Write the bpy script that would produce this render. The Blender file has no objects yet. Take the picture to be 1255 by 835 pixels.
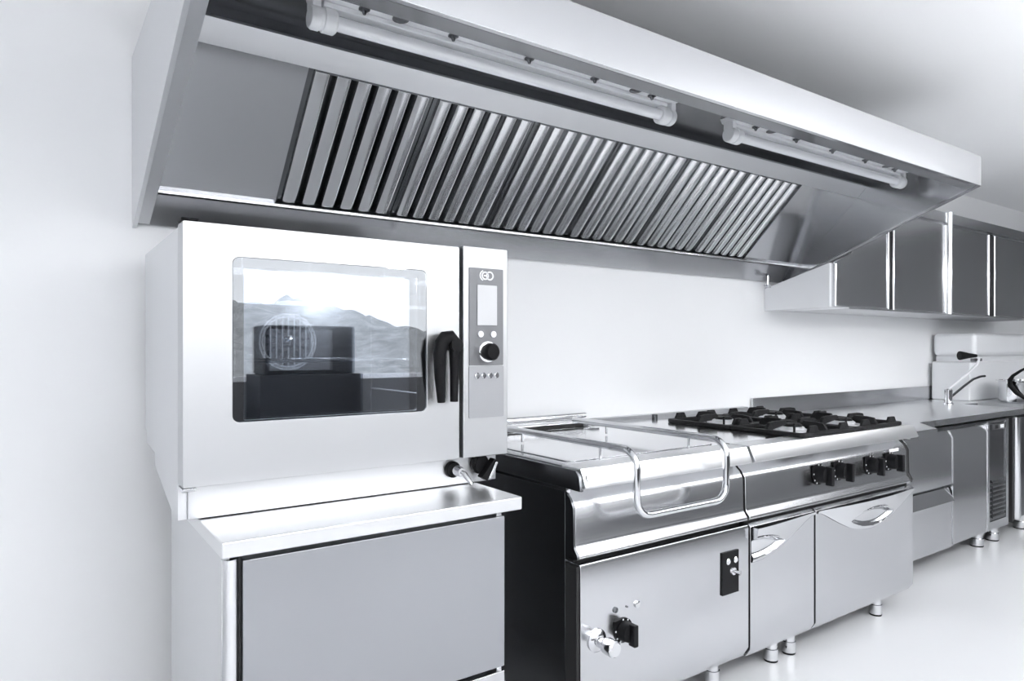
import bpy, bmesh, math, random
from mathutils import Vector, Matrix
random.seed(7)
S = bpy.context.scene
COL = S.collection
R = math.radians

# ------------------------------------------------------------------ camera
cam = bpy.data.cameras.new('camera'); co = bpy.data.objects.new('camera', cam); COL.objects.link(co)
co.location = (0, 0, 1.19); co.rotation_euler = (R(90), 0, R(-35.02))
cam.sensor_width = 36; cam.lens = 36 * 836.3 / 1255; cam.shift_y = 8.5 / 1255; cam.clip_start = .02; cam.clip_end = 500
S.camera = co
# ------------------------------------------------------------------ sky and exposure
W = bpy.data.worlds.new('sky'); S.world = W; W.use_nodes = True
bg = W.node_tree.nodes['Background']; bg.inputs[0].default_value = (.98, .988, 1, 1); bg.inputs[1].default_value = 2.9
S.view_settings.view_transform = 'Standard'; S.view_settings.look = 'None'
S.view_settings.exposure = -0.1; S.view_settings.gamma = 1
S.cycles.max_bounces = 10; S.cycles.diffuse_bounces = 5; S.cycles.glossy_bounces = 6
S.cycles.transparent_max_bounces = 12; S.cycles.caustics_reflective = True
S.cycles.sample_clamp_indirect = 6; S.cycles.blur_glossy = .5

XL, XR, YF, YB, ZC = -1.6, 7.5, -3.6, 2.42, 2.42      # the room
WINS = [(.75, 4.35)]               # window openings in the wall behind the camera
WZ0, WZ1 = .85, 2.3
for a, b in WINS:                                           # daylight portals in the window openings
    L = bpy.data.lights.new('daylight_portal', 'AREA'); L.shape = 'RECTANGLE'; L.size = b - a; L.size_y = WZ1 - WZ0
    L.cycles.is_portal = True
    lo = bpy.data.objects.new('daylight_portal', L); COL.objects.link(lo)
    lo.location = ((a + b) / 2, YF - .1, (WZ0 + WZ1) / 2); lo.rotation_euler = (R(90), 0, 0)

# ------------------------------------------------------------------ materials
def nodes(name):
    m = bpy.data.materials.new(name); m.use_nodes = True
    return m, m.node_tree.nodes, m.node_tree.links, m.node_tree.nodes['Principled BSDF']
def mat(name, col, rough=.5, metal=0, spec=.5, var=0, scale=8, bump=0, coat=0):
    m, N, K, p = nodes(name)
    p.inputs['Base Color'].default_value = (*col, 1); p.inputs['Roughness'].default_value = rough
    p.inputs['Metallic'].default_value = metal; p.inputs['Specular IOR Level'].default_value = spec
    p.inputs['Coat Weight'].default_value = coat; p.inputs['Coat Roughness'].default_value = .1
    if var or bump:
        tc = N.new('ShaderNodeTexCoord'); n = N.new('ShaderNodeTexNoise'); n.inputs['Scale'].default_value = scale
        n.inputs['Detail'].default_value = 4; K.new(tc.outputs['Object'], n.inputs['Vector'])
        if var:
            r = N.new('ShaderNodeValToRGB')
            r.color_ramp.elements[0].color = (*[c * (1 - var) for c in col], 1); r.color_ramp.elements[1].color = (*[min(1, c * (1 + var)) for c in col], 1)
            K.new(n.outputs['Fac'], r.inputs[0]); K.new(r.outputs[0], p.inputs['Base Color'])
        if bump:
            b = N.new('ShaderNodeBump'); b.inputs['Strength'].default_value = bump; b.inputs['Distance'].default_value = .01
            K.new(n.outputs['Fac'], b.inputs['Height']); K.new(b.outputs[0], p.inputs['Normal'])
    return m
def steel(name, col=(.57, .575, .59), rough=.2, sc=(3, 420, 420), amt=.04, bump=.006):
    m, N, K, p = nodes(name)
    p.inputs['Base Color'].default_value = (*col, 1); p.inputs['Metallic'].default_value = 1
    tc = N.new('ShaderNodeTexCoord'); mp = N.new('ShaderNodeMapping'); mp.inputs['Scale'].default_value = sc
    n = N.new('ShaderNodeTexNoise'); n.inputs['Scale'].default_value = 1.6; n.inputs['Detail'].default_value = 3
    K.new(tc.outputs['Object'], mp.inputs[0]); K.new(mp.outputs[0], n.inputs['Vector'])
    mr = N.new('ShaderNodeMapRange'); mr.inputs['To Min'].default_value = rough - amt; mr.inputs['To Max'].default_value = rough + amt
    K.new(n.outputs['Fac'], mr.inputs[0]); K.new(mr.outputs[0], p.inputs['Roughness'])
    b = N.new('ShaderNodeBump'); b.inputs['Strength'].default_value = bump; b.inputs['Distance'].default_value = .002
    K.new(n.outputs['Fac'], b.inputs['Height']); K.new(b.outputs[0], p.inputs['Normal'])
    return m
def glass(name, refl, tint=(.9, .92, .94)):
    m, N, K, p = nodes(name); N.remove(p)
    o = N['Material Output']; t = N.new('ShaderNodeBsdfTransparent'); t.inputs[0].default_value = (*tint, 1)
    g = N.new('ShaderNodeBsdfGlossy'); g.inputs['Roughness'].default_value = .006; g.inputs[0].default_value = (.95, .96, 1, 1)
    x = N.new('ShaderNodeMixShader'); x.inputs[0].default_value = refl
    K.new(t.outputs[0], x.inputs[1]); K.new(g.outputs[0], x.inputs[2]); K.new(x.outputs[0], o.inputs[0])
    return m
M = dict(
    wall=mat('wall_paint', (.85, .856, .868), .6, var=.01, scale=3, bump=.02),
    ceil=mat('ceiling_paint', (.92, .925, .935), .7, var=.01, scale=3),
    floor=mat('floor_resin', (.58, .586, .6), .3, var=.03, scale=2.2, bump=.01),
    steel=steel('brushed_steel'),
    top=steel('dull_steel', (.72, .725, .735), .6, amt=.05),
    cap=steel('capping_steel', (.82, .825, .835), .3, amt=.015, bump=0), slat=steel('baffle_steel', (.8,.805,.815), .18, amt=0, bump=0),
    blank=steel('blank_panel_steel', (.64, .646, .66), .14, amt=.03, bump=.004),
    side=steel('side_steel', (.7, .706, .72), .42, amt=.02, bump=0),  # lighter copy of satin steel, stands in for light on left-facing sides
    greysteel=steel('grey_steel', (.36, .367, .385), .3, amt=.01, bump=0),
    satin=steel('satin_steel', (.56, .566, .58), .38, amt=.05),
    vsteel=steel('vertical_brushed_steel', (.57,.575,.59), .22, sc=(420, 420, 3)),
    polish=steel('polished_steel', (.7, .706, .72), .12, amt=.02, bump=0),
    chrome=mat('chrome', (.66, .665, .68), .07, 1),
    dsteel=steel('dark_steel', (.16, .165, .175), .25),
    panel=steel('grey_control_film', (.2, .203, .213), .5), lightfilm=steel('light_control_film', (.36,.365,.38), .5),
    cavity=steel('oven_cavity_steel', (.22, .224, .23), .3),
    black=mat('black_plastic', (.007, .007, .008), .45, spec=.12, var=.2, scale=60),
    gap=mat('black_gasket', (.008, .008, .009), .7, var=.2, scale=40),
    iron=mat('cast_iron', (.011, .011, .012), .55, spec=.18, var=.3, scale=90, bump=.15),
    white=mat('white_enamel', (.8, .81, .83), .3, var=.02, scale=6),
    lampw=mat('white_lamp_plastic', (.8, .81, .83), .35, var=.02, scale=12),
    tube=mat('frosted_tube_glass', (.86, .87, .9), .12, coat=.6, var=.01, scale=5),
    lcd=mat('pale_display_glass', (.55, .555, .57), .3, var=.02, scale=4),
    mark=mat('white_print', (.85, .86, .88), .5, var=.02, scale=30),
    burner=mat('burner_aluminium', (.7, .7, .72), .4, .6, var=.1, scale=40),
    ink=mat('black_glass_print', (.008, .008, .009), .6, spec=.1, var=.2, scale=30),
    glass=glass('coated_oven_glass', .2), glass2=glass('inner_oven_glass', .48, (.85, .87, .89)), pane=glass('window_glass', .05, (.97, .98, .98)),
    frame=mat('window_frame_paint', (.7, .71, .73), .4, var=.02),
    dark=mat('dark_wall_paint', (.15, .153, .16), .5, var=.1, scale=2),
    led=None, terrace=mat('pale_concrete', (.62, .625, .635), .8, var=.1, scale=.5), low=mat('grey_wall_panel', (.07, .071, .074), .6, var=.1, scale=2),
    hill=mat('hillside_scrub', (.32, .325, .33), .9, var=.7, scale=.35),
    town=mat('pale_render', (.55, .56, .58), .8, var=.1, scale=2), roof=mat('roof_tile', (.22, .22, .23), .8, var=.2, scale=3),
)

def lit(name, col, e):
    m, N, K, p = nodes(name); p.inputs['Base Color'].default_value = (.8, .8, .8, 1)
    p.inputs['Emission Color'].default_value = (*col, 1); p.inputs['Emission Strength'].default_value = e
    return m
M['led'] = lit('lit_led_diffuser', (.98, .988, 1), 12)  # glow of the added fill panels
# ------------------------------------------------------------------ mesh helpers (world coordinates)
class MB:
    def __init__(s): s.b = bmesh.new()
    def box(s, x0, x1, y0, y1, z0, z1):
        v = [s.b.verts.new(p) for p in ((x0,y0,z0),(x1,y0,z0),(x1,y1,z0),(x0,y1,z0),(x0,y0,z1),(x1,y0,z1),(x1,y1,z1),(x0,y1,z1))]
        for f in ((3,2,1,0),(4,5,6,7),(0,1,5,4),(1,2,6,5),(2,3,7,6),(3,0,4,7)): s.b.faces.new([v[i] for i in f])
        return s
    def prism(s, pts, a0, a1, ax='x'):
        """closed polygon extruded along an axis; pts are the two other coordinates in x,y,z order"""
        def P(p, a): return {'x': (a, p[0], p[1]), 'y': (p[0], a, p[1]), 'z': (p[0], p[1], a)}[ax]
        A = [s.b.verts.new(P(p, a0)) for p in pts]; B = [s.b.verts.new(P(p, a1)) for p in pts]; n = len(pts)
        fs = [s.b.faces.new(A), s.b.faces.new(B)]
        for i in range(n): fs.append(s.b.faces.new((A[i], A[(i+1) % n], B[(i+1) % n], B[i])))
        bmesh.ops.recalc_face_normals(s.b, faces=fs); return s
    def sheet(s, pts, a0, a1, t, ax='x'):
        """open polyline of a bent sheet, thickness t, extruded along an axis"""
        P = [Vector(p) for p in pts]; N = []
        for i in range(len(P)):
            d = (P[min(i+1, len(P)-1)] - P[max(i-1, 0)]).normalized(); N.append(Vector((-d.y, d.x)))
        return s.prism([tuple(p) for p in P] + [tuple(p + n * t) for p, n in zip(reversed(P), reversed(N))], a0, a1, ax)
    def tube(s, pts, r, n=14, closed=False):
        P = [Vector(p) for p in pts]; rr = r if isinstance(r, (list, tuple)) else [r] * len(P)
        rings = []; up = None; fs = []
        for i, p in enumerate(P):
            if closed: d = P[(i+1) % len(P)] - P[i-1]
            else: d = P[min(i+1, len(P)-1)] - P[max(i-1, 0)]
            d.normalize()
            if up is None: up = d.orthogonal().normalized()
            u = (up - d * up.dot(d)).normalized(); up = u; w = d.cross(u)
            rings.append([s.b.verts.new(p + (u * math.cos(2*math.pi*k/n) + w * math.sin(2*math.pi*k/n)) * rr[i]) for k in range(n)])
        for i in range(len(rings) - (0 if closed else 1)):
            a, b = rings[i], rings[(i+1) % len(rings)]
            for k in range(n): fs.append(s.b.faces.new((a[k], a[(k+1) % n], b[(k+1) % n], b[k])))
        if not closed: fs.append(s.b.faces.new(rings[0])); fs.append(s.b.faces.new(rings[-1]))
        bmesh.ops.recalc_face_normals(s.b, faces=fs); return s
    def lathe(s, prof, c, axis='z', n=28):
        """prof: (radius, height) pairs along the axis from centre c"""
        c = Vector(c); rings = []; fs = []
        E = {'z': ((1,0,0),(0,1,0),(0,0,1)), '-y': ((1,0,0),(0,0,1),(0,-1,0)), 'x': ((0,1,0),(0,0,1),(1,0,0))}[axis]
        u, w, a = map(Vector, E)
        for r, h in prof:
            if r < 1e-5: rings.append([s.b.verts.new(c + a*h)])
            else: rings.append([s.b.verts.new(c + a*h + (u*math.cos(2*math.pi*k/n) + w*math.sin(2*math.pi*k/n))*r) for k in range(n)])
        for A, B in zip(rings, rings[1:]):
            for k in range(n):
                q = [A[k % len(A)], A[(k+1) % len(A)], B[(k+1) % len(B)], B[k % len(B)]]
                q = list(dict.fromkeys(q))
                if len(q) > 2: fs.append(s.b.faces.new(q))
        for Rg in (rings[0], rings[-1]):
            if len(Rg) > 2: fs.append(s.b.faces.new(Rg))
        bmesh.ops.recalc_face_normals(s.b, faces=fs); return s
    def holed(s, out, inn, y0, y1):
        """plate in the xz plane between two loops of equal length, thickness y0..y1"""
        n = len(out); V = [[s.b.verts.new((p[0], y, p[1])) for p in L] for y in (y0, y1) for L in (out, inn)]; fs = []
        for i in range(n):
            j = (i+1) % n
            for a, b in ((V[0], V[1]), (V[3], V[2]), (V[2], V[0]), (V[1], V[3])): fs.append(s.b.faces.new((a[i], a[j], b[j], b[i])))
        bmesh.ops.recalc_face_normals(s.b, faces=fs); return s

def rrect(x0, x1, z0, z1, r, k=5):
    o = []
    for cx, cz, a in ((x1-r, z1-r, 0), (x0+r, z1-r, 90), (x0+r, z0+r, 180), (x1-r, z0+r, 270)):
        for i in range(k+1):
            t = R(a + 90*i/k); o.append((cx + r*math.cos(t), cz + r*math.sin(t)))
    return o
def arc(c, r, a0, a1, n=8, plane='xz', y=0):
    return [(c[0] + r*math.cos(R(a0+(a1-a0)*i/n)), c[1] + r*math.sin(R(a0+(a1-a0)*i/n))) for i in range(n+1)]

ORG = {}
def thing(name, label, cat, base, group=None):
    o = bpy.data.objects.new(name, None); COL.objects.link(o); o.location = base; o.empty_display_size = .05
    ORG[o] = Vector(base); o['label'] = label; o['category'] = cat
    if group: o['group'] = group
    return o
def obj(name, mb, m, parent=None, bevel=0, seg=2, label=None, kind=None, origin=None, ang=35):
    me = bpy.data.meshes.new(name); b = mb.b
    base = ORG[parent] if parent else Vector((0, 0, 0)); org = Vector(origin) if origin else base
    bmesh.ops.translate(b, verts=b.verts, vec=-org); b.normal_update(); b.to_mesh(me); b.free()
    me.materials.append(M[m] if isinstance(m, str) else m)
    me.polygons.foreach_set('use_smooth', [True] * len(me.polygons)); me.set_sharp_from_angle(angle=R(ang))
    o = bpy.data.objects.new(name, me); COL.objects.link(o)
    o.location = org - base if parent else org
    if parent: o.parent = parent
    ORG[o] = org
    if bevel:
        bv = o.modifiers.new('bevel', 'BEVEL'); bv.width = bevel; bv.segments = seg; bv.limit_method = 'ANGLE'; bv.angle_limit = R(40); bv.harden_normals = True
    if label: o['label'] = label
    if kind: o['kind'] = kind
    return o
def box(name, x0, x1, y0, y1, z0, z1, m, parent=None, bevel=.002, **k): return obj(name, MB().box(x0, x1, y0, y1, z0, z1), m, parent, bevel, **k)
def again(o, delta):
    """another copy of a part (with its children) under the same parent, moved by delta"""
    c = o.copy(); COL.objects.link(c); c.location = o.location + Vector(delta); ORG[c] = ORG[o] + Vector(delta)
    for ch in o.children:
        d = ch.copy(); COL.objects.link(d); d.parent = c; ORG[d] = ORG[ch] + Vector(delta)
    return c
def tag(o, label, cat, group=None):
    o['label'] = label; o['category'] = cat
    if group: o['group'] = group
    return o

# ------------------------------------------------------------------ the setting
ST = 'structure'
box('floor', XL-.1, XR+.1, YF-.1, YB+.1, -.1, 0, 'floor', None, 0, kind=ST)
box('ceiling', XL-.1, XR+.1, YF-.1, YB+.1, ZC, ZC+.1, 'ceil', None, 0, kind=ST)
box('wall_back', XL-.1, XR+.1, YB, YB+.1, 0, ZC, 'wall', None, 0, kind=ST)
box('wall_left', XL-.1, XL, YF-.1, YB, 0, ZC, 'wall', None, 0, kind=ST)
box('wall_right', XR, XR+.1, YF-.1, YB, 0, ZC, 'dark', None, 0, kind=ST)
w = MB(); w.box(XL, 4.4, YF-.15, YF, WZ1, ZC)
xs = [XL] + [c for ab in WINS for c in ab] + [4.4]
for a, b in zip(xs[::2], xs[1::2]): w.box(a, b, YF-.15, YF, WZ0, WZ1)
obj('wall_front', w, 'wall', kind=ST)
box('wall_front_low', XL, 4.4, YF-.15, YF, 0, WZ0, 'low', None, 0, kind=ST)
box('wall_front_right', 4.4, XR, YF-.15, YF, 0, 1.6, 'dark', None, 0, kind=ST)
box('wall_front_upper', 4.4, XR, YF-.15, YF, 1.6, ZC, 'wall', None, 0, kind=ST)
box('ground', -60, 90, -60, YF-.4, -4.2, -4, 'terrace', None, 0, kind=ST)  # unseen ground, added pale to bounce daylight up onto the ceiling
for i, (a, b) in enumerate(WINS):
    n = 1; f = MB()
    f.box(a, b, YF-.1, YF-.05, WZ0, WZ0+.05).box(a, b, YF-.1, YF-.05, WZ1-.05, WZ1)
    for k in range(n+1):
        x = a + (b-a)*k/n; f.box(max(a, x-.03), min(b, x+.03), YF-.1, YF-.05, WZ0+.05, WZ1-.05)
    wo = obj('window_%d' % (i+1), f, 'frame', None, 0, kind=ST)
    for k in range(n):
        box('window_pane', a+(b-a)*k/n+.031, a+(b-a)*(k+1)/n-.031, YF-.078, YF-.073, WZ0+.051, WZ1-.051, 'pane', wo, 0)
# unseen hanging light panels, added to brighten the kitchen
for i, x in enumerate((-.3, 1.5, 3.3, 5.0)):
    for j, y in enumerate((-2.4, -.1 if x > 3 else -.5)):
        dz = .34 if j == 0 else .54
        cl = obj('ceiling_light', MB().box(x-.66, x+.66, y-.2, y+.2, ZC-dz-.02, ZC-dz+.02).box(x-.5, x-.49, y-.005, y+.005, ZC-dz+.02, ZC-.0005).box(x+.49, x+.5, y-.005, y+.005, ZC-dz+.02, ZC-.0005), 'led')
        tag(cl, 'luminous led panel hung from the ceiling above the cook, out of frame', 'ceiling light', 'ceiling lights')
ap = thing('counter_appliance', 'dark box-shaped appliance by the window, seen mirrored in the oven door glass', 'appliance', (2.2, YF+.3, 0))
box('stand', 1.7, 2.7, YF+.05, YF+.55, 0, .93, 'ink', ap, .004)
box('housing', 1.76, 2.64, YF+.08, YF+.5, .931, 1.4, 'ink', ap, .02); box('front_panel', 1.8, 2.4, YF+.501, YF+.512, .97, 1.36, 'dsteel', ap)
# hillside beyond the windows, seen as a reflection in the oven glass
hb = MB(); G = {}
NX, NY = 70, 26
for i in range(NX):
    for j in range(NY):
        x = -70 + 200*i/(NX-1); y = -58 - 120*j/(NY-1)
        t = max(0, (-y-58)/100)
        crest = 12.5 + 4*math.sin(x*.045+.6) + 2.2*math.sin(x*.13+1) + 1.2*math.sin(x*.41)
        z = -4 + t*t*(3-2*t)*crest + (.9*math.sin(x*.5+y*.3) + .6*math.sin(x*1.1-y*.7))*min(1, t*4)*.6
        G[i, j] = hb.b.verts.new((x, y, z))
for i in range(NX-1):
    for j in range(NY-1): hb.b.faces.new((G[i, j], G[i, j+1], G[i+1, j+1], G[i+1, j]))
obj('hills', hb, 'hill', kind=ST)
# ------------------------------------------------------------------ extraction hood
HX0, HX1 = .25, 3.672
hood = thing('exhaust_hood', 'long stainless steel wall canopy hood with sloping grease filters above the cooking line', 'hood', (2, 2.42, 1.57))
k = -.374
prof = [(2.418, 2.095), (2.418, 1.562), (2.4, 1.562), (1.37, 1.954), (1.37, 2.095)]
obj('end_plate', MB().prism(prof, HX0, HX0+.012), 'side', hood, .001)
obj('end_plate', MB().prism(prof, HX1-.012, HX1), 'steel', hood, .001)
sl = [(2.387, 1.574), (1.372, 1.954)]
obj('end_lip', MB().sheet(sl, HX0+.012, HX0+.045, -.006), 'satin', hood)
obj('end_lip', MB().sheet(sl, HX1-.04, HX1-.012, -.006), 'polish', hood)
box('front_fascia', HX0+.012, HX1-.012, 1.37, 1.386, 1.954, 2.095, 'steel', hood, .0015)
obj('fascia_lip', MB().prism([(1.387, 1.954), (1.468, 1.966), (1.468, 1.976), (1.387, 1.964)], HX0+.012, HX1-.012), 'steel', hood)
box('lip_return', HX0+.012, HX1-.012, 1.46, 1.468, 1.977, 1.99, 'steel', hood, 0)
box('top_panel', HX0+.012, HX1-.012, 1.387, 2.418, 2.078, 2.094, 'dsteel', hood, 0)
obj('filter_ledge', MB().prism([(1.885, 2.077), (1.885, 2.05), (1.9, 2.05), (1.9, 2.077)], HX0+.013, HX1-.013), 'dsteel', hood)
# sloping back: everything in the filter plane
A0, A1, A2 = Vector((0, 1.893, 2.066)), Vector((0, 1.957, 2.0)), Vector((0, 2.302, 1.664))
D = (A2 - A1).normalized(); NO = Vector((0, -D.z, D.y)) * -1            # along the slope, out of the slope
if NO.y > 0: NO = -NO
def slab(mb, x0, x1, a, b, n0, n1):
    """box lying in the filter plane: from point a to b along the slope, n0..n1 out of it"""
    pts = [a + NO*n0, b + NO*n0, b + NO*n1, a + NO*n1]
    return mb.prism([(p.y, p.z) for p in pts], x0, x1)
FX0, FW = .655, .4135
obj('upper_panel', slab(MB(), HX0+.013, HX1-.013, A0, A1-D*.001, -.012, 0), 'satin', hood)
obj('blank_panel', slab(MB(), HX0+.013, FX0-.002, A1, A2, -.012, 0), 'blank', hood)
obj('blank_panel', slab(MB(), FX0+6*FW+.002, HX1-.013, A1, A2, -.012, 0), 'blank', hood)
LN = (A2-A1).length
for i in range(6):
    x0 = FX0 + FW*i
    if i == 0:
        fr = MB(); slab(fr, x0+.002, x0+FW-.002, A1, A2, -.06, -.05)
        slab(fr, x0+.002, x0+.018, A1, A2, -.05, -.012); slab(fr, x0+FW-.018, x0+FW-.002, A1, A2, -.05, -.012)
        slab(fr, x0+.018, x0+FW-.018, A1, A1+D*.006, -.05, -.002); slab(fr, x0+.018, x0+FW-.018, A2-D*.012, A2, -.05, -.012)
        filt = obj('baffle_filter', fr, 'dsteel', hood, origin=(x0, A2.y, A2.z))
        pitch = (FW-.016)/6; first = None
        for j in range(6):
            xc = x0 + .008 + pitch*(j+.5)
            if first is None:
                sm = MB(); pr = [(-.014, -.04), (-.0235, -.008), (-.021, -.001), (-.016, .002), (.016, .002), (.021, -.001), (.0235, -.008), (.014, -.04)]
                Va = [sm.b.verts.new((xc+px, *(A1 + D*.004 + NO*pn).yz)) for px, pn in pr]
                Vb = [sm.b.verts.new((xc+px, *(A2 - D*.014 + NO*pn).yz)) for px, pn in pr]
                fs = [sm.b.faces.new(Va), sm.b.faces.new(Vb)] + [sm.b.faces.new((Va[q], Va[(q+1) % 8], Vb[(q+1) % 8], Vb[q])) for q in range(8)]
                bmesh.ops.recalc_face_normals(sm.b, faces=fs)
                first = obj('slat', sm, 'slat', filt, .002)
            else: again(first, (pitch*j, 0, 0))
    else: again(filt, (FW*i, 0, 0))
box('filter_rail', HX0+.013, HX1-.013, 2.286, 2.304, 1.655, 1.664, 'polish', hood, .001)
obj('grease_gutter', MB().prism([(2.303, 1.653), (2.4, 1.574), (2.416, 1.574), (2.416, 1.653)], HX0+.013, HX1-.013), 'steel', hood)
dv = obj('drain_valve', MB().tube([(3.44, 2.36, 1.6), (3.44, 2.36, 1.535)], .009).tube([(3.415, 2.36, 1.545), (3.465, 2.36, 1.545)], .007), 'chrome', hood)
obj('valve_lever', MB().box(3.42, 3.445, 2.34, 2.348, 1.53, 1.55), 'chrome', dv)

def lamp(name, x0, x1, label, y=1.67, z=2.01):
    t = thing(name, label, 'lamp', ((x0+x1)/2, y, 2.076), 'tube lights under the hood')
    body = obj('batten', MB().prism([(y-.085, 2.077), (y-.078, 2.055), (y+.03, 2.055), (y+.04, 2.077)], x0-.01, x1+.01), 'lampw', t, .002)
    obj('batten_channel', MB().box(x0+.02, x1-.02, y-.012, y+.028, 2.04, 2.0545), 'lampw', t, .003)
    obj('tube', MB().tube([(x0+.02, y, z), (x1-.02, y, z)], .019, 24), 'tube', t)
    for e, s in ((x0, 1), (x1, -1)):
        so = obj('lamp_holder', MB().lathe([(.026, -.012), (.03, -.006), (.03, .012), (.027, .014), (.027, .02), (.031, .022), (.031, .05), (.026, .055)] if s > 0 else
            [(.026, .012), (.03, .006), (.03, -.012), (.027, -.014), (.027, -.02), (.031, -.022), (.031, -.05), (.026, -.055)], (e, y, z), 'x'), 'lampw', t)
        obj('holder_bracket', MB().box(e-.011, e+.011, y-.022, y+.022, z+.02, 2.055), 'lampw', so, .002)
    n = 5
    for i in range(n):
        xx = x0 + .12 + (x1-x0-.24)*i/(n-1)
        obj('thumb_screw', MB().lathe([(.004, 0), (.007, .008), (.015, .012), (.015, .016)], (xx, y-.03, 2.0385), 'z', 10), 'dsteel', t)
    for xx in (x0+.22, x1-.2):
        obj('cable_gland', MB().lathe([(.022, .003), (.022, 0), (.015, 0), (.013, .002)], (xx, y-.033, 2.0515), 'z', 16), 'panel', t)
    return t
lamp('tube_light', .57, 1.855, 'white tube light on the left under the hood, the nearer of the two')
lamp('tube_light', 2.195, 3.53, 'white tube light on the right under the hood, the farther of the two')

# ------------------------------------------------------------------ combi oven
ov = thing('combi_oven', 'white-lit stainless combi oven with glass door and black handle on the steel stand', 'oven', (.72, 2.0, .782))
OX0, OX1 = .277, 1.175
WX0, WX1, WZa, WZb = .385, .9, 1.011, 1.405
# shell as folded panels so that the cavity is hollow
obj('side_panel', MB().prism([(1.765, 1.472), (2.336, 1.472), (2.336, .945), (2.3, .94), (2.3, .905), (2.14, .895), (2.135, .86), (1.86, .79), (1.765, .782)], OX0, OX0+.02), 'side', ov, .001)
obj('side_panel', MB().prism([(1.765, 1.472), (2.336, 1.472), (2.336, .945), (2.135, .86), (1.86, .79), (1.765, .782)], OX1-.02, OX1), 'satin', ov, .001)
box('top_cover', OX0+.02, OX1-.02, 1.765, 2.336, 1.45, 1.472, 'white', ov)  # white in place of steel, painted brightness for its reflection in the hood gutter
box('rear_panel', OX0+.02, OX1-.02, 2.316, 2.336, .945, 1.45, 'satin', ov)
box('plinth', OX0+.02, OX1-.02, 1.757, 1.86, .782, .866, 'satin', ov, .002)
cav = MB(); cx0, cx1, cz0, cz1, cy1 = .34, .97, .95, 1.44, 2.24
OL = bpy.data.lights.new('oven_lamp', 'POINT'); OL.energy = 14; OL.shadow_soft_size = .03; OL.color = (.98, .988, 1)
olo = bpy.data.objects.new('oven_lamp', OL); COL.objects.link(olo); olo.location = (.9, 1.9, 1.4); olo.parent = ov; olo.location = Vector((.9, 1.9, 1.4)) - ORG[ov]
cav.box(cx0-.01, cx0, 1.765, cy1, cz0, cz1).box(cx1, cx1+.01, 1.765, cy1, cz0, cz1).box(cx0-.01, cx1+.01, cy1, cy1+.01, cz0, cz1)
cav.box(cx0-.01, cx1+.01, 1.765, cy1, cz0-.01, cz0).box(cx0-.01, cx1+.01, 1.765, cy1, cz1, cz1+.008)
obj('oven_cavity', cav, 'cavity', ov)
# fan behind its round guard
fan = obj('fan', MB().lathe([(.022, .05), (.022, .06), (.01, .066), (0, .066)], (.66, 2.235, 1.208), '-y', 16), 'chrome', ov)
bl = MB()
for i in range(14):
    a = 2*math.pi*i/14
    p = [(.66+math.cos(a+d)*r, 1.208+math.sin(a+d)*r) for r, d in ((.03, 0), (.075, .12), (.075, .2), (.03, .1))]
    bl.prism(p, 2.19, 2.225, 'y')
obj('fan_blades', bl, 'dsteel', fan)
gd = MB()
for rr in (.088, .08): gd.tube([(.66+rr*math.cos(2*math.pi*i/32), 2.176, 1.208+rr*math.sin(2*math.pi*i/32)) for i in range(32)], .003, 6, True)
for i in range(-4, 5):
    x = i*.0185; h = math.sqrt(.088**2-x*x); gd.tube([(.66+x, 2.174, 1.208-h), (.66+x, 2.174, 1.208+h)], .0016, 6)
obj('fan_guard', gd, 'mark', ov)
rk = MB()
for zz in (1.05, 1.15, 1.25, 1.35):
    for xx in (cx0+.02, cx1-.02): rk.tube([(xx, 1.82, zz), (xx, 2.2, zz)], .004, 6)
for xx in (cx0+.02, cx1-.02):
    for yy in (1.82, 2.2): rk.tube([(xx, yy, cz0), (xx, yy, cz1-.01)], .005, 6)
obj('shelf_rail', rk, 'chrome', ov)
wr = MB().tube([(cx0+.025, 1.85, 1.153), (cx1-.025, 1.85, 1.153), (cx1-.025, 2.15, 1.153), (cx0+.025, 2.15, 1.153)], .004, 6, True)
for i in range(15): x = cx0+.05+i*.038; wr.tube([(x, 1.85, 1.153), (x, 2.15, 1.153)], .002, 5)
obj('wire_shelf', wr, 'chrome', ov)
obj('drip_tray', MB().box(cx0+.03, cx1-.2, 1.86, 2.12, .97, .978).box(cx0+.03, cx1-.2, 1.86, 1.866, .978, 1.0), 'polish', ov)
# door
door = obj('door', MB().holed(rrect(OX0, 1.006, .868, 1.48, .004), rrect(WX0, WX1, WZa, WZb, .016), 1.7, 1.764), 'satin', ov, .002)
obj('door_glass', MB().prism(rrect(WX0+.0005, WX1-.0005, WZa+.0005, WZb-.0005, .016), 1.7, 1.703, 'y'), 'glass', door)
obj('glass_border', MB().holed(rrect(WX0+.001, WX1-.001, WZa+.001, WZb-.001, .016), rrect(.411, .872, WZa+.004, WZb-.022, .004), 1.704, 1.706), 'ink', door)
box('inner_glass', .405, .885, 1.728, 1.731, WZa+.002, WZb-.003, 'glass2', door, 0)
box('hinge_cap', OX0-.002, OX0+.035, 1.705, 1.76, 1.4815, 1.488, 'black', door)
box('hinge_cap', OX0-.002, OX0+.03, 1.705, 1.76, .858, .8665, 'chrome', door)
hp = [(.972, 1.672, 1.037), (.972, 1.67, 1.122), (.972, 1.669, 1.182), (.968, 1.668, 1.206), (.955, 1.667, 1.219), (.94, 1.666, 1.217), (.927, 1.665, 1.202), (.921, 1.664, 1.172), (.923, 1.665, 1.102), (.929, 1.668, 1.037)]
hd = obj('handle', MB().tube(hp, [.0115, .0135, .0165, .019, .02, .02, .0195, .0185, .0155, .011], 18), 'black', door)
obj('handle_pivot', MB().lathe([(.016, 0), (.016, .02), (.019, .05), (0, .052)], (.97, 1.6995, 1.197), '-y', 20), 'black', hd)
box('door_gap', 1.007, 1.0185, 1.72, 1.764, .869, 1.479, 'gap', ov, 0)
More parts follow.
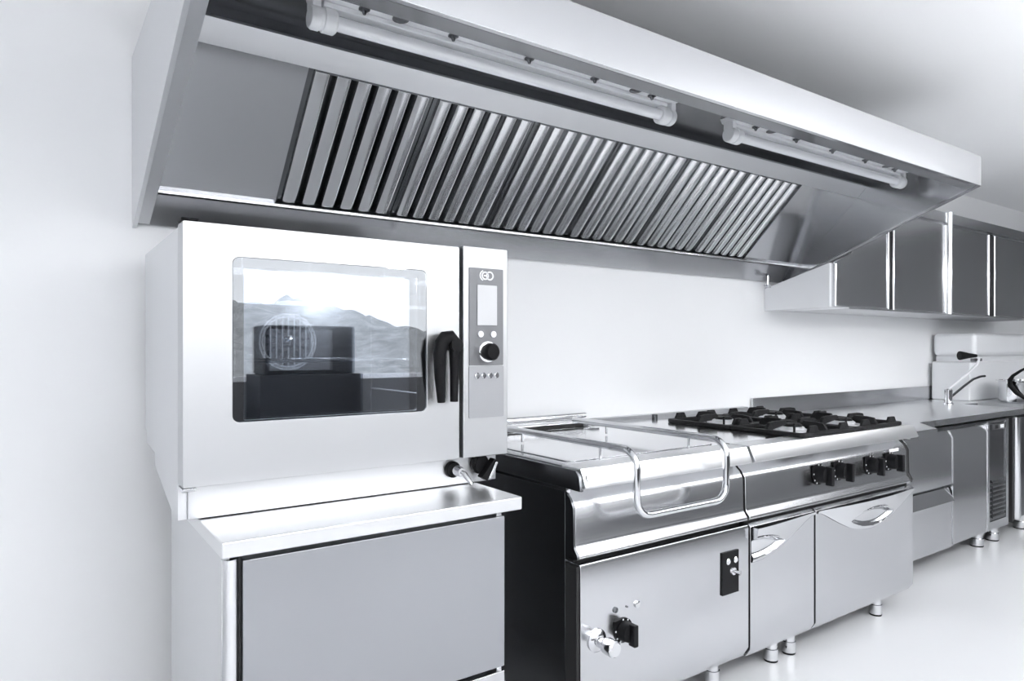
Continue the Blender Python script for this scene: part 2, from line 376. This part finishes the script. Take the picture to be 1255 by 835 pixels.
cp = box('control_panel', 1.019, OX1, 1.7, 1.764, .868, 1.486, 'satin', ov, .003)
fl = obj('control_film', MB().prism(rrect(1.038, 1.157, 1.137, 1.424, .003), 1.697, 1.6995, 'y'), 'panel', cp)
obj('lower_plate', MB().prism(rrect(1.037, 1.159, .983, 1.135, .004), 1.6975, 1.6995, 'y'), 'lightfilm', cp)
box('display', 1.064, 1.133, 1.694, 1.6968, 1.255, 1.374, 'lcd', cp, .001)
em = MB()
for c, r0 in ((1.092, .0125), (1.108, .0135)):
    o_ = [(c+r0*math.cos(2*math.pi*i/24), 1.402+r0*math.sin(2*math.pi*i/24)) for i in range(24)]; i_ = [(c+r0*.68*math.cos(2*math.pi*i/24), 1.402+r0*.68*math.sin(2*math.pi*i/24)) for i in range(24)]
    em.holed(o_, i_, 1.6955, 1.6968)
em.box(1.087, 1.098, 1.6952, 1.6968, 1.400, 1.404)
ar = [(1.092+.02*math.cos(R(a)), 1.402+.017*math.sin(R(a))) for a in range(115, 246, 13)] + [(1.092+.016*math.cos(R(a)), 1.402+.0145*math.sin(R(a))) for a in range(245, 114, -13)]
em.prism(ar, 1.6955, 1.6968, 'y')
obj('emblem', em, 'mark', cp)
for x in (1.076, 1.121): obj('push_button', MB().lathe([(.0095, 0), (.0095, .003), (.007, .004), (0, .004)], (x, 1.6968, 1.229), '-y', 20), 'mark', cp)
obj('dial_ring', MB().lathe([(.031, 0), (.031, .004), (.026, .006)], (1.1, 1.6968, 1.177), '-y', 32), 'chrome', cp)
obj('dial', MB().lathe([(.024, 0), (.026, .008), (.025, .022), (.02, .028), (0, .03)], (1.1, 1.6905, 1.177), '-y', 32), 'black', cp)
for i in range(4): obj('round_key', MB().lathe([(.0088, 0), (.0088, .003), (.006, .005), (0, .005)], (1.064+.0225*i, 1.697, 1.107), '-y', 18), 'chrome', cp)
# two drain valves on the plinth
v1 = obj('valve', MB().lathe([(.024, 0), (.024, .012), (.02, .016), (.02, .02)], (1.012, 1.7565, .83), '-y', 24), 'black', ov)
obj('valve_stem', MB().lathe([(.013, .02), (.015, .024), (.015, .05), (.011, .056), (.011, .06)], (1.012, 1.7565, .83), '-y', 18), 'chrome', v1)
obj('valve_lever', MB().tube([(1.012, 1.71, .832), (1.018, 1.69, .824), (1.03, 1.67, .796)], [.009, .008, .006], 12), 'chrome', v1)
v2 = obj('valve', MB().lathe([(.03, 0), (.03, .014), (.024, .02), (.024, .024)], (1.105, 1.7565, .838), '-y', 24), 'black', ov)
obj('valve_lever', MB().prism([(1.085, .805), (1.106, .793), (1.14, .846), (1.132, .858)], 1.703, 1.732, 'y'), 'black', v2, .003)
obj('lever_end', MB().prism([(1.107, .802), (1.116, .799), (1.14, .846), (1.132, .848)], 1.698, 1.702, 'y'), 'chrome', v2, .0015)

# ------------------------------------------------------------------ stand under the oven
sd = thing('oven_stand', 'stainless steel stand cabinet with overhanging top beneath the combi oven', 'cabinet', (.7, 1.86, 0))
obj('worktop', MB().prism([(1.52, .78), (2.2, .78), (2.2, .744), (1.52, .744)], .322, 1.1), 'cap', sd, .004)
box('side_panel', .328, .345, 1.548, 2.196, .12, .743, 'side', sd)
box('side_panel', 1.033, 1.05, 1.548, 2.196, .12, .743, 'satin', sd)
box('carcass', .346, 1.032, 1.575, 2.19, .12, .742, 'dsteel', sd, 0)
obj('corner_pull', MB().prism(arc((.343, 1.542), .0165, 180, 360, 8) + [(.3595, 1.547), (.3265, 1.547)], .12, .738, 'z'), 'polish', sd)
box('pull_gasket', .3605, .366, 1.54, 1.574, .12, .738, 'gap', sd, 0)
box('door', .367, 1.048, 1.53, 1.573, .325, .732, 'greysteel', sd, .002)
box('drawer', .367, 1.048, 1.53, 1.573, .125, .313, 'steel', sd, .002)
for x in (.39, .99):
    for y in (1.63, 2.13): obj('foot', MB().lathe([(.022, .119), (.022, .05), (.027, .048), (.027, 0)], (x, y, 0), 'z', 18), 'chrome', sd)

# ------------------------------------------------------------------ braising pan with rail
KX0, KX1 = 1.277, 2.066
ZT = .84
APRON = [(1.556, .775), (1.545, .76), (1.53, .748), (1.516, .723), (1.514, .618), (1.511, .606), (1.498, .59), (1.496, .582), (1.5, .577), (1.545, .572), (1.6, .572), (1.6, .775)]
CAP = [(1.4975, ZT), (1.496, ZT-.004), (1.474, .79), (1.474, .786), (1.48, .783), (1.58, .783), (1.58, ZT)]
br = thing('braising_pan', 'steel braising pan cabinet with dark side and looped tubular front rail beside the oven stand', 'cooker', (1.67, 1.95, 0))
box('side_panel', KX0, KX0+.012, 1.552, 2.4, .085, .768, 'dsteel', br, .001, label='dark left side panel')
obj('top_side', MB().prism([(1.505, .835), (1.49, .818), (1.482, .776), (2.4, .776), (2.4, .835)], KX0, KX0+.012), 'dsteel', br, .002)
box('carcass', KX0+.014, KX1, 1.605, 2.4, .09, .782, 'dsteel', br, 0)
obj('apron_end', MB().prism(APRON, KX0+.001, KX0+.008), 'dsteel', br)
obj('apron', MB().prism(APRON, KX0+.009, KX1), 'steel', br, .002)
obj('front_cap', MB().prism(CAP, KX0+.013, KX1-.004), 'cap', br, .002)
obj('cap_stud', MB().tube([(1.312, 1.4838, .812), (1.312, 1.4815, .8131)], [.0125, .011], 20), 'steel', br)
box('top_plate', KX0+.013, KX1-.004, 1.5805, 2.4, .79, ZT, 'polish', br, .001)
obj('pan_lid', MB().prism(rrect(1.335, 2.02, 1.6, 2.2, .03), ZT+.0005, ZT+.003, 'z'), 'polish', br, .001)
rb = MB().prism([(2.29, ZT+.001), (2.285, .862), (2.3, .868), (2.4, .868), (2.4, ZT+.001)], KX0+.015, 2.04)
obj('rear_ledge', rb, 'polish', br, .002)
box('flue_slot', KX0+.09, 1.985, 2.2845, 2.2895, ZT+.003, .857, 'gap', br, 0)
obj('rear_tube', MB().tube([(KX0+.015, 2.36, .882), (2.06, 2.36, .882)], .012, 16), 'chrome', br)
obj('hinge_block', MB().box(2.0, 2.04, 2.24, 2.28, ZT+.008, .862), 'dsteel', br, .002)
# the looped rail
rx0, rx1, ry, rz, rzb, rr = 1.447, 1.858, 1.428, .887, .692, .055
def corner(c, e1, e2, r, n=6):
    return [tuple(Vector(c) + Vector(e1)*r*(1-math.sin(math.pi/2*i/n)) + Vector(e2)*r*(1-math.cos(math.pi/2*i/n))) for i in range(n+1)]
pth = [(rx0, 2.2, rz)] + corner((rx0, ry, rz), (0, 1, 0), (0, 0, -1), rr) + corner((rx0, ry, rzb), (0, 0, 1), (1, 0, 0), rr) \
    + corner((rx1, ry, rzb), (-1, 0, 0), (0, 0, 1), rr) + corner((rx1, ry, rz), (0, 0, -1), (0, 1, 0), rr) + [(rx1, 2.2, rz)]
rail = obj('guard_rail', MB().tube(pth, .0115, 16), 'chrome', br)
for x in (rx0, rx1):
    for y in (1.585, 2.0): obj('rail_post', MB().tube([(x, y, ZT+(.0005 if y < 1.6 else .0075)), (x, y, rz-.008)], .0045, 10), 'chrome', rail)
# lower front
kb = obj('lower_panel', MB().prism([(1.499, .562), (1.495, .55), (1.495, .13), (1.52, .09), (1.6, .09), (1.6, .562)], KX0+.012, 2.07), 'steel', br, .003)
box('panel_return', KX0, KX0+.011, 1.5, 1.55, .09, .556, 'gap', br, 0)
box('panel_gap', KX0+.015, 2.06, 1.53, 1.6, .5625, .5715, 'gap', br, 0)
obj('rivet', MB().lathe([(.008, 0), (.008, .004), (0, .006)], (KX0+.006, 1.545, .772), '-y', 12), 'chrome', br)
def knob(parent, x, y, z, s=1, plate=True):
    """black rotary knob with a D-shaped dial plate and a grip bar"""
    o = MB(); r = .037*s
    pl = [(x-r*1.0, z+r*.9), (x-r*1.0, z-.2*r)] + [(x+r*math.cos(R(a)), z+r*math.sin(R(a))) for a in range(190, 451, 13)]
    o.prism(pl, y-.004, y, 'y')
    kn = obj('control_knob', o, 'black', parent)
    obj('knob_grip', MB().lathe([(.03*s, .0045), (.031*s, .012), (.027*s, .034*s), (.02*s, .038*s), (0, .038*s)], (x, y, z), '-y', 26), 'black', kn)
    g = MB().prism(rrect(x-.007*s, x+.011*s, z-.035*s, z+.03*s, .004*s), y-.055*s, y-.03*s, 'y')
    obj('knob_bar', g, 'black', kn, .002)
    mk = MB()
    for a in (95, 60, 175, 215, 245):
        mk.lathe([(.0028*s, 0), (.0028*s, .0008)], (x+r*.9*math.cos(R(a)), y-.0042, z+r*.9*math.sin(R(a))), '-y', 8)
    obj('dial_marks', mk, 'mark', kn, kind='stuff')
    return kn
knob(br, 1.456, 1.4945, .337)
tp = obj('water_tap', MB().lathe([(.034, 0), (.034, .004), (.026, .012), (.016, .014), (.016, .034)], (1.35, 1.4945, .332), '-y', 26), 'chrome', br)
obj('tap_grip', MB().lathe([(.016, .034), (.021, .037), (.024, .045), (.024, .076), (.02, .081), (0, .081)], (1.35, 1.4945, .332), '-y', 12), 'chrome', tp)
obj('screw_hole', MB().lathe([(.009, 0), (.009, .003), (.006, .003), (.005, .001), (0, .001)], (1.425, 1.4945, .404), '-y', 16), 'dsteel', br)
obj('screw_hole', MB().lathe([(.003, 0), (.003, .003), (0, .003)], (1.472, 1.4945, .404), '-y', 10), 'panel', br)
obj('indicator_lamp', MB().lathe([(.011, 0), (.011, .004), (.007, .006), (0, .006)], (1.516, 1.4945, .402), '-y', 18), 'polish', br)
sp = box('switch_plate', 1.918, 2.006, 1.489, 1.4945, .343, .489, 'black', br, .001)
for x in (1.944, 1.984): obj('indicator_lamp', MB().lathe([(.011, 0), (.011, .004), (.007, .007), (0, .007)], (x, 1.4885, .457), '-y', 16), 'chrome', sp)
obj('toggle_switch', MB().lathe([(.015, 0), (.013, .006), (.007, .007)], (1.972, 1.4885, .42), '-y', 16).tube([(1.972, 1.483, .42), (1.98, 1.462, .417)], [.006, .008], 10), 'chrome', sp)
def foot(parent, x, y, h, r=.024):
    f = obj('leg', MB().lathe([(r*.95, h), (r*.95, .05), (r*1.12, .048), (r*1.12, .008)], (x, y, 0), 'z', 20), 'chrome', parent)
    obj('foot_pad', MB().lathe([(r*1.12, .0075), (r*1.05, 0)], (x, y, 0), 'z', 20), 'black', f)
    return f
for x in (1.36, 1.97):
    for y in (1.575, 2.3): foot(br, x, y, .0895)

# ------------------------------------------------------------------ gas range
GX0, GX1 = 2.078, 3.283
gr = thing('gas_range', 'wide stainless gas range with four black knobs and two cupboard doors', 'cooker', (2.68, 1.95, 0))
box('carcass', GX0+.002, GX1-.002, 1.605, 2.4, .09, .782, 'dsteel', gr, 0)
obj('control_panel', MB().prism(APRON, GX0, GX1-.028), 'steel', gr, .002)
obj('panel_end', MB().prism(APRON, GX1-.027, GX1-.011), 'gap', gr, 0)
obj('end_trim', MB().sheet([(1.553, .775), (1.527, .748), (1.512, .723), (1.51, .618), (1.494, .59)], GX1-.01, GX1, .005), 'chrome', gr)
obj('front_cap', MB().prism(CAP, GX0, GX1), 'cap', gr, .002)
box('top_plate', GX0, GX1, 1.5805, 2.4, .79, ZT, 'polish', gr, .001)
obj('rear_ledge', MB().prism([(2.36, ZT), (2.378, .857), (2.418, .857), (2.418, ZT)], GX0, GX1), 'satin', gr, .001)
obj('ledge_screw', MB().lathe([(.014, 0), (.014, .02), (.01, .022)], (2.5, 2.345, ZT), 'z', 14), 'dsteel', gr)
for x, z in ((2.536, .69), (2.683, .69), (2.928, .688), (3.095, .688)): knob(gr, x, 1.5125, z, 1.12)
box('rating_label', 3.09, 3.17, 1.5085, 1.5118, .727, .74, 'mark', gr, 0)  # white patch painted in as a light reflected on the panel
def plate(z0, z1, x0, x1, y): return MB().prism([(y+.012, z1), (y, z1-.01), (y, z0+.03), (y+.02, z0), (y+.07, z0), (y+.07, z1)], x0, x1)
def scoop(parent, x0, x1, xc, half, lensw, lensh, ytop, zt, depth, name='door_handle'):
    """moulded pull: a swelling lip whose lower edge is a smile, with a lens-shaped finger hollow"""
    mb = MB(); nx, nz = 110, 44; V = {}
    ss = lambda t: (lambda c: c*c*(3-2*c))(max(0, min(1, t)))
    for i in range(nx+1):
        x = x0 + (x1-x0)*i/nx; u = (x-xc)/half
        bell = max(0, 1-u*u)**1.35; zb = zt - .012 - depth*bell
        for j in range(nz+1):
            t = j/nz; z = zt + (zb-zt)*t
            h = .003 + (.006 + .022*bell)*(1-t)**.6
            lx = (x-xc)/lensw; lz = (z-(zt-.012-depth*.52))/lensh
            q = max(0, 1-lx*lx)**.9 - abs(lz)
            if abs(lx) < 1.05: h = h*(1-ss(q/.5)) + .0015*ss(q/.5) + .0025*ss(1-abs(q)/.12)*(abs(lx) < 1)
            V[i, j] = mb.b.verts.new((x, ytop-max(.001, h), z))
    for i in range(nx):
        for j in range(nz): mb.b.faces.new((V[i, j], V[i, j+1], V[i+1, j+1], V[i+1, j]))
    ed = [V[i, 0] for i in range(nx+1)]; bk = [mb.b.verts.new((v.co.x, ytop-.0005, v.co.z)) for v in ed]
    for i in range(nx): mb.b.faces.new((ed[i], ed[i+1], bk[i+1], bk[i]))
    for i in (0, nx):
        c = [V[i, j] for j in range(nz+1)]; b0 = mb.b.verts.new((c[0].co.x, ytop-.0005, c[0].co.z)); b1 = mb.b.verts.new((c[-1].co.x, ytop-.0005, c[-1].co.z))
        mb.b.faces.new(c + [b1, b0])
    bmesh.ops.recalc_face_normals(mb.b, faces=mb.b.faces)
    return obj(name, mb, 'polish', parent, ang=50)
d1 = obj('door', plate(.085, .562, GX0+.004, 2.482, 1.497), 'steel', gr, .002, label='narrow cupboard door')
scoop(d1, GX0+.006, 2.48, 2.095, .37, .175, .04, 1.4965, .552, .115)
d2 = obj('door', plate(.085, .562, 2.494, GX1-.004, 1.497), 'steel', gr, .002, label='wide oven door')
scoop(d2, 2.5, GX1-.01, 2.9, .385, .175, .04, 1.4965, .552, .115)
box('door_gap', 2.4825, 2.4935, 1.52, 1.6, .09, .56, 'gap', gr, 0)
box('panel_gap', GX0+.004, GX1-.004, 1.525, 1.6, .5625, .5715, 'gap', gr, 0)
for x in (2.295, 2.41, 3.07):
    foot(gr, x, 1.56, .0848)
for x in (2.16, 3.2): foot(gr, x, 2.3, .0898)
# burners and pan supports
PX0, PY0, PW, PD = 2.425, 1.508, .391, .345
bpos = []
for a, xn in enumerate(('left', 'right')):
    for b, yn in enumerate(('front', 'rear')):
        x0, y0 = PX0+a*(PW+.004), PY0+b*(PD+.004); xc, yc = x0+PW/2, y0+PD/2
        bu = obj('burner', MB().lathe([(.075, 0), (.075, .004), (.055, .006), (.05, .014), (.045, .018)], (xc, yc, ZT), 'z', 24), 'burner', gr)
        obj('burner_cap', MB().lathe([(.04, .0185), (.04, .026), (.034, .03), (0, .031)], (xc, yc, ZT), 'z', 24), 'iron', bu)
        obj('ignition_pin', MB().tube([(xc-.062, yc-.05, ZT), (xc-.062, yc-.05, .878)], .005, 8), 'iron', bu)
        t = thing('pan_support', 'black cast iron pan support at the %s %s of the gas range top' % (yn, xn), 'pan support', (xc, yc, ZT), 'pan supports on the gas range')
        fr = MB(); w_, z0, z1 = .022, ZT+.0003, .857
        outer = rrect(x0, x0+PW, y0, y0+PD, .02, 4); inner = rrect(x0+w_, x0+PW-w_, y0+w_, y0+PD-w_, .008, 4)
        n = len(outer); V = [[fr.b.verts.new((p[0], p[1], z)) for p in L_] for z in (z0, z1) for L_ in (outer, inner)]
        for i in range(n):
            j = (i+1) % n
            for A, B in ((V[0], V[1]), (V[3], V[2]), (V[2], V[0]), (V[1], V[3])): fr.b.faces.new((A[i], A[j], B[j], B[i]))
        bmesh.ops.recalc_face_normals(fr.b, faces=fr.b.faces)
        obj('frame', fr, 'iron', t, .004)
        for dx, dy in ((1, 0), (-1, 0), (0, 1), (0, -1)):
            L_ = (PW if dx else PD)/2 - .012
            pr = [(L_, .853), (L_-.018, .882), (L_-.05, .886), (.055, .886), (.045, .872), (.06, .866), (L_-.03, .852)]
            m_ = MB()
            if dx: m_.prism([(xc+dx*p, z) for p, z in pr], yc-.007, yc+.007, 'y')
            else: m_.prism([(yc+dy*p, z) for p, z in pr], xc-.007, xc+.007, 'x')
            obj('finger', m_, 'iron', t, .002)
        for sx in (-1, 1):
            for sy in (-1, 1):
                cx, cy = xc+sx*(PW/2-.085), yc+sy*(PD/2-.012)
                obj('lug', MB().prism([(cx-.04, .853), (cx-.022, .882), (cx+.022, .882), (cx+.04, .853)], cy-.006, cy+.006, 'y'), 'iron', t, .002)

# ------------------------------------------------------------------ refrigerated counter on the right
fc = thing('fridge_counter', 'stainless refrigerated counter with two drawers and a door right of the gas range', 'counter', (4.1, 2.05, 0))
FY = 1.69
box('carcass', 3.4, 4.93, FY+.03, 2.4, .1, .755, 'dsteel', fc, 0)
dr = MB().prism([(FY+.028, .735), (FY+.025, .735), (FY, .69), (FY, .436), (FY+.028, .436)], 3.4, 4.152)
obj('drawer', dr, 'steel', fc, .002, label='upper drawer')
dr = MB().prism([(FY+.028, .415), (FY+.02, .415), (FY-.012, .345), (FY, .34), (FY, .09), (FY+.028, .09)], 3.4, 4.152)
obj('drawer', dr, 'steel', fc, .002, label='lower drawer')
fd = obj('door', MB().prism([(FY+.028, .735), (FY+.025, .735), (FY, .69), (FY, .1), (FY+.028, .1)], 4.165, 4.612), 'steel', fc, .002)
for x in (4.153, 4.6125): obj('edge_trim', MB().sheet([(FY+.022, .74), (FY-.004, .69), (FY-.004, .1)], x, x+.01, .004), 'chrome', fc)
box('top_rail', 3.4, 4.93, FY+.005, FY+.029, .742, .7545, 'dsteel', fc, .001)
mc = obj('machine_panel', MB().holed([(4.625, .1), (4.925, .1), (4.925, .75), (4.625, .75)], [(4.648, .15), (4.89, .15), (4.89, .742), (4.648, .742)], FY, FY+.028), 'steel', fc)
box('dark_panel', 4.649, 4.889, FY+.006, FY+.028, .151, .741, 'dsteel', mc, 0)
tc_ = box('thermostat', 4.69, 4.86, FY-.002, FY+.0055, .695, .73, 'panel', mc, .001)
box('thermostat_screen', 4.72, 4.76, FY-.004, FY-.0025, .703, .723, 'gap', tc_, 0); box('thermostat_key', 4.795, 4.845, FY-.004, FY-.0025, .703, .723, 'mark', tc_, 0)
lv = None
for i in range(9):
    if lv is None: lv = obj('louvre', MB().prism([(FY+.0055, .172), (FY-.004, .168), (FY-.004, .178), (FY+.0055, .19)], 4.68, 4.862), 'dsteel', mc)
    else: again(lv, (0, 0, .026*i))
for x in (3.5, 4.63, 4.85): foot(fc, x, FY+.062, .0995, .033)
foot(fc, 4.6, 2.3, .0995, .033)
wt = thing('steel_worktop', 'long stainless worktop with a back upstand running right of the gas range', 'worktop', (5, 2.1, .765))
obj('slab', MB().prism([(3.3, 2.415), (3.3, 1.52), (3.567, 1.52), (3.777, 1.694), (5.22, 1.694), (5.22, 2.415)], .766, .8, 'z'), 'cap', wt, .003)
sb = MB().box(5.221, 5.9, 1.694, 1.78, .766, .8).box(5.221, 5.9, 2.08, 2.415, .766, .8).box(5.5, 5.9, 1.78, 2.08, .766, .8)
obj('slab', sb, 'cap', wt); box('slab', 5.901, 7.4, 1.694, 2.415, .766, .8, 'cap', wt, 0)
box('front_edge', 3.778, 7.4, 1.6895, 1.6935, .767, .799, 'steel', wt, 0); box('front_edge', 3.302, 3.566, 1.5155, 1.5195, .767, .799, 'steel', wt, 0)  # separate darker strips stand in for the dark reflection along the edge
obj('sink_bowl', MB().box(5.222, 5.499, 1.781, 1.786, .775, .795).box(5.222, 5.499, 2.074, 2.079, .775, .795).box(5.222, 5.499, 1.787, 2.073, .767, .773), 'dsteel', wt)
box('upstand', 3.36, 5.665, 2.398, 2.416, .8005, .9, 'steel', wt, .002)
ud = thing('undercounter_dishwasher', 'dark-fronted undercounter machine with an upright bar handle at the right edge', 'dishwasher', (5.4, 2.05, 0))
box('body', 4.975, 5.9, FY+.03, 2.4, .1, .76, 'dsteel', ud, .002)
box('door', 5.075, 5.9, FY, FY+.029, .12, .75, 'dsteel', ud, .002)
obj('upright_handle', MB().prism(arc((5.025, FY-.006), .026, 180, 360, 8) + [(5.051, FY+.029), (4.999, FY+.029)], .12, .755, 'z'), 'polish', ud)
box('side_gasket', 4.976, 4.997, FY-.002, FY+.029, .1, .757, 'gap', ud, 0)
foot(ud, 5.32, FY+.07, .0995, .035); foot(ud, 5.7, 2.3, .0995, .035)
# tap, machine, pot
tap = thing('sink_tap', 'chrome sink tap with thin spout, white hose and black spray head', 'tap', (5.1, 2.1, .8))
obj('tap_body', MB().lathe([(.03, 0), (.03, .01), (.024, .014), (.024, .1), (.018, .108)], (5.1, 2.1, .8005), 'z', 20), 'chrome', tap)
obj('spout', MB().tube([(5.12, 2.1, .845), (5.3, 2.09, .915), (5.44, 2.08, .965), (5.53, 2.07, .982), (5.58, 2.06, .985)], .008, 12), 'dsteel', tap)
obj('hose', MB().tube([(5.1, 2.1, .905), (5.2, 2.085, .95), (5.33, 2.06, 1.02), (5.4, 2.04, 1.07), (5.41, 2.032, 1.11), (5.37, 2.034, 1.131)], .008, 10), 'white', tap)
obj('spray_head', MB().tube([(5.272, 2.102, 1.133), (5.28, 2.096, 1.133), (5.325, 2.065, 1.133), (5.372, 2.032, 1.132)], [.031, .031, .019, .01], 20), 'black', tap, .002)
ma = thing('counter_machine', 'white counter machine with rounded hood standing on the worktop at the right edge', 'machine', (6.1, 2.26, .8))
box('base_body', 5.52, 6.9, 2.13, 2.39, .8005, 1.085, 'white', ma, .012)
box('lid_body', 5.56, 6.9, 2.11, 2.4, 1.126, 1.296, 'white', ma, .035, seg=4)
box('seam', 5.6, 6.88, 2.15, 2.39, 1.0855, 1.1255, 'white', ma, 0)
box('latch', 5.56, 5.7, 2.12, 2.145, 1.09, 1.11, 'panel', ma, .003)
pot = thing('stock_pot', 'round shiny steel pot with a black curved handle on the worktop', 'pot', (5.75, 1.84, .8))
obj('pot_body', MB().lathe([(0, 0), (.175, 0), (.187, .012), (.19, .15), (.202, .153), (.202, .158), (.185, .158), (.18, .015), (0, .012)], (5.75, 1.84, .8005), 'z', 40), 'chrome', pot)
def pp(a, r, z): return (5.75+r*math.cos(R(a)), 1.84+r*math.sin(R(a)), z)
obj('pot_handle', MB().tube([pp(196, .235, 1.06), pp(184, .23, 1.03), pp(172, .222, .995), pp(166, .217, .962), pp(166, .212, .925), pp(176, .206, .875), pp(190, .203, .835)], [.007, .009, .011, .016, .017, .014, .008], 12), 'black', pot)

# ------------------------------------------------------------------ wall cabinets
CY = 2.0
def wall_cab(x0, x1, seams, label, notch=None):
    t = thing('wall_cabinet', label, 'cabinet', ((x0+x1)/2, 2.2, 1.405), 'wall cabinets')
    box('body', x0, x1, CY+.02, 2.418, 1.405, 2.06, 'satin', t, .002)
    box('top_band', x0+.005, x1-.005, CY-.004, CY+.0195, 1.995, 2.06, 'steel', t, .001)
    for k, (a, b) in enumerate(seams):
        nt = notch and k == 0
        pts = [(a, 1.412), (b, 1.412), (b, 1.98), (3.695, 1.98), (3.695, 1.712), (a, 1.646)] if nt else [(a, 1.412), (b, 1.412), (b, 1.98), (a, 1.98)]
        d = obj('door', MB().prism(pts, CY+.004, CY+.0195, 'y'), 'steel', t, .001)
        for e in (a, b-.016):
            obj('edge_profile', MB().prism(arc((e+.008, CY+.0038), .008, 180, 360, 6), 1.412, 1.64 if nt and e == a else 1.98, 'z'), 'polish', d)
        box('bottom_profile', a+.018, b-.018, CY-.002, CY+.0035, 1.412, 1.418, 'polish', d, .001)
    for a, b in zip(seams, seams[1:]): box('gap', a[1]+.004, b[0]-.004, CY+.009, CY+.0195, 1.412, 1.99, 'gap', t, 0)
    return t
wc = wall_cab(3.69, 4.86, [(3.515, 4.094), (4.141, 4.83)], 'stainless wall cabinet hanging on the wall right behind the hood end', True)
obj('end_box', MB().prism([(2.418, 1.405), (CY+.02, 1.405), (CY+.02, 1.645), (2.418, 1.532)], 3.495, 3.6885), 'white', wc, .001, label='low sloping end box under the hood')
obj('cabinet_post', MB().prism(arc((4.86, CY-.0005), .026, 180, 360, 8) + [(4.886, CY+.019), (4.834, CY+.019)], 1.405, 2.065, 'z'), 'polish', wc)
wall_cab(4.868, 6.5, [(4.892, 5.5), (5.583, 6.3)], 'stainless wall cabinet at the right edge of the frame, past the upright post')
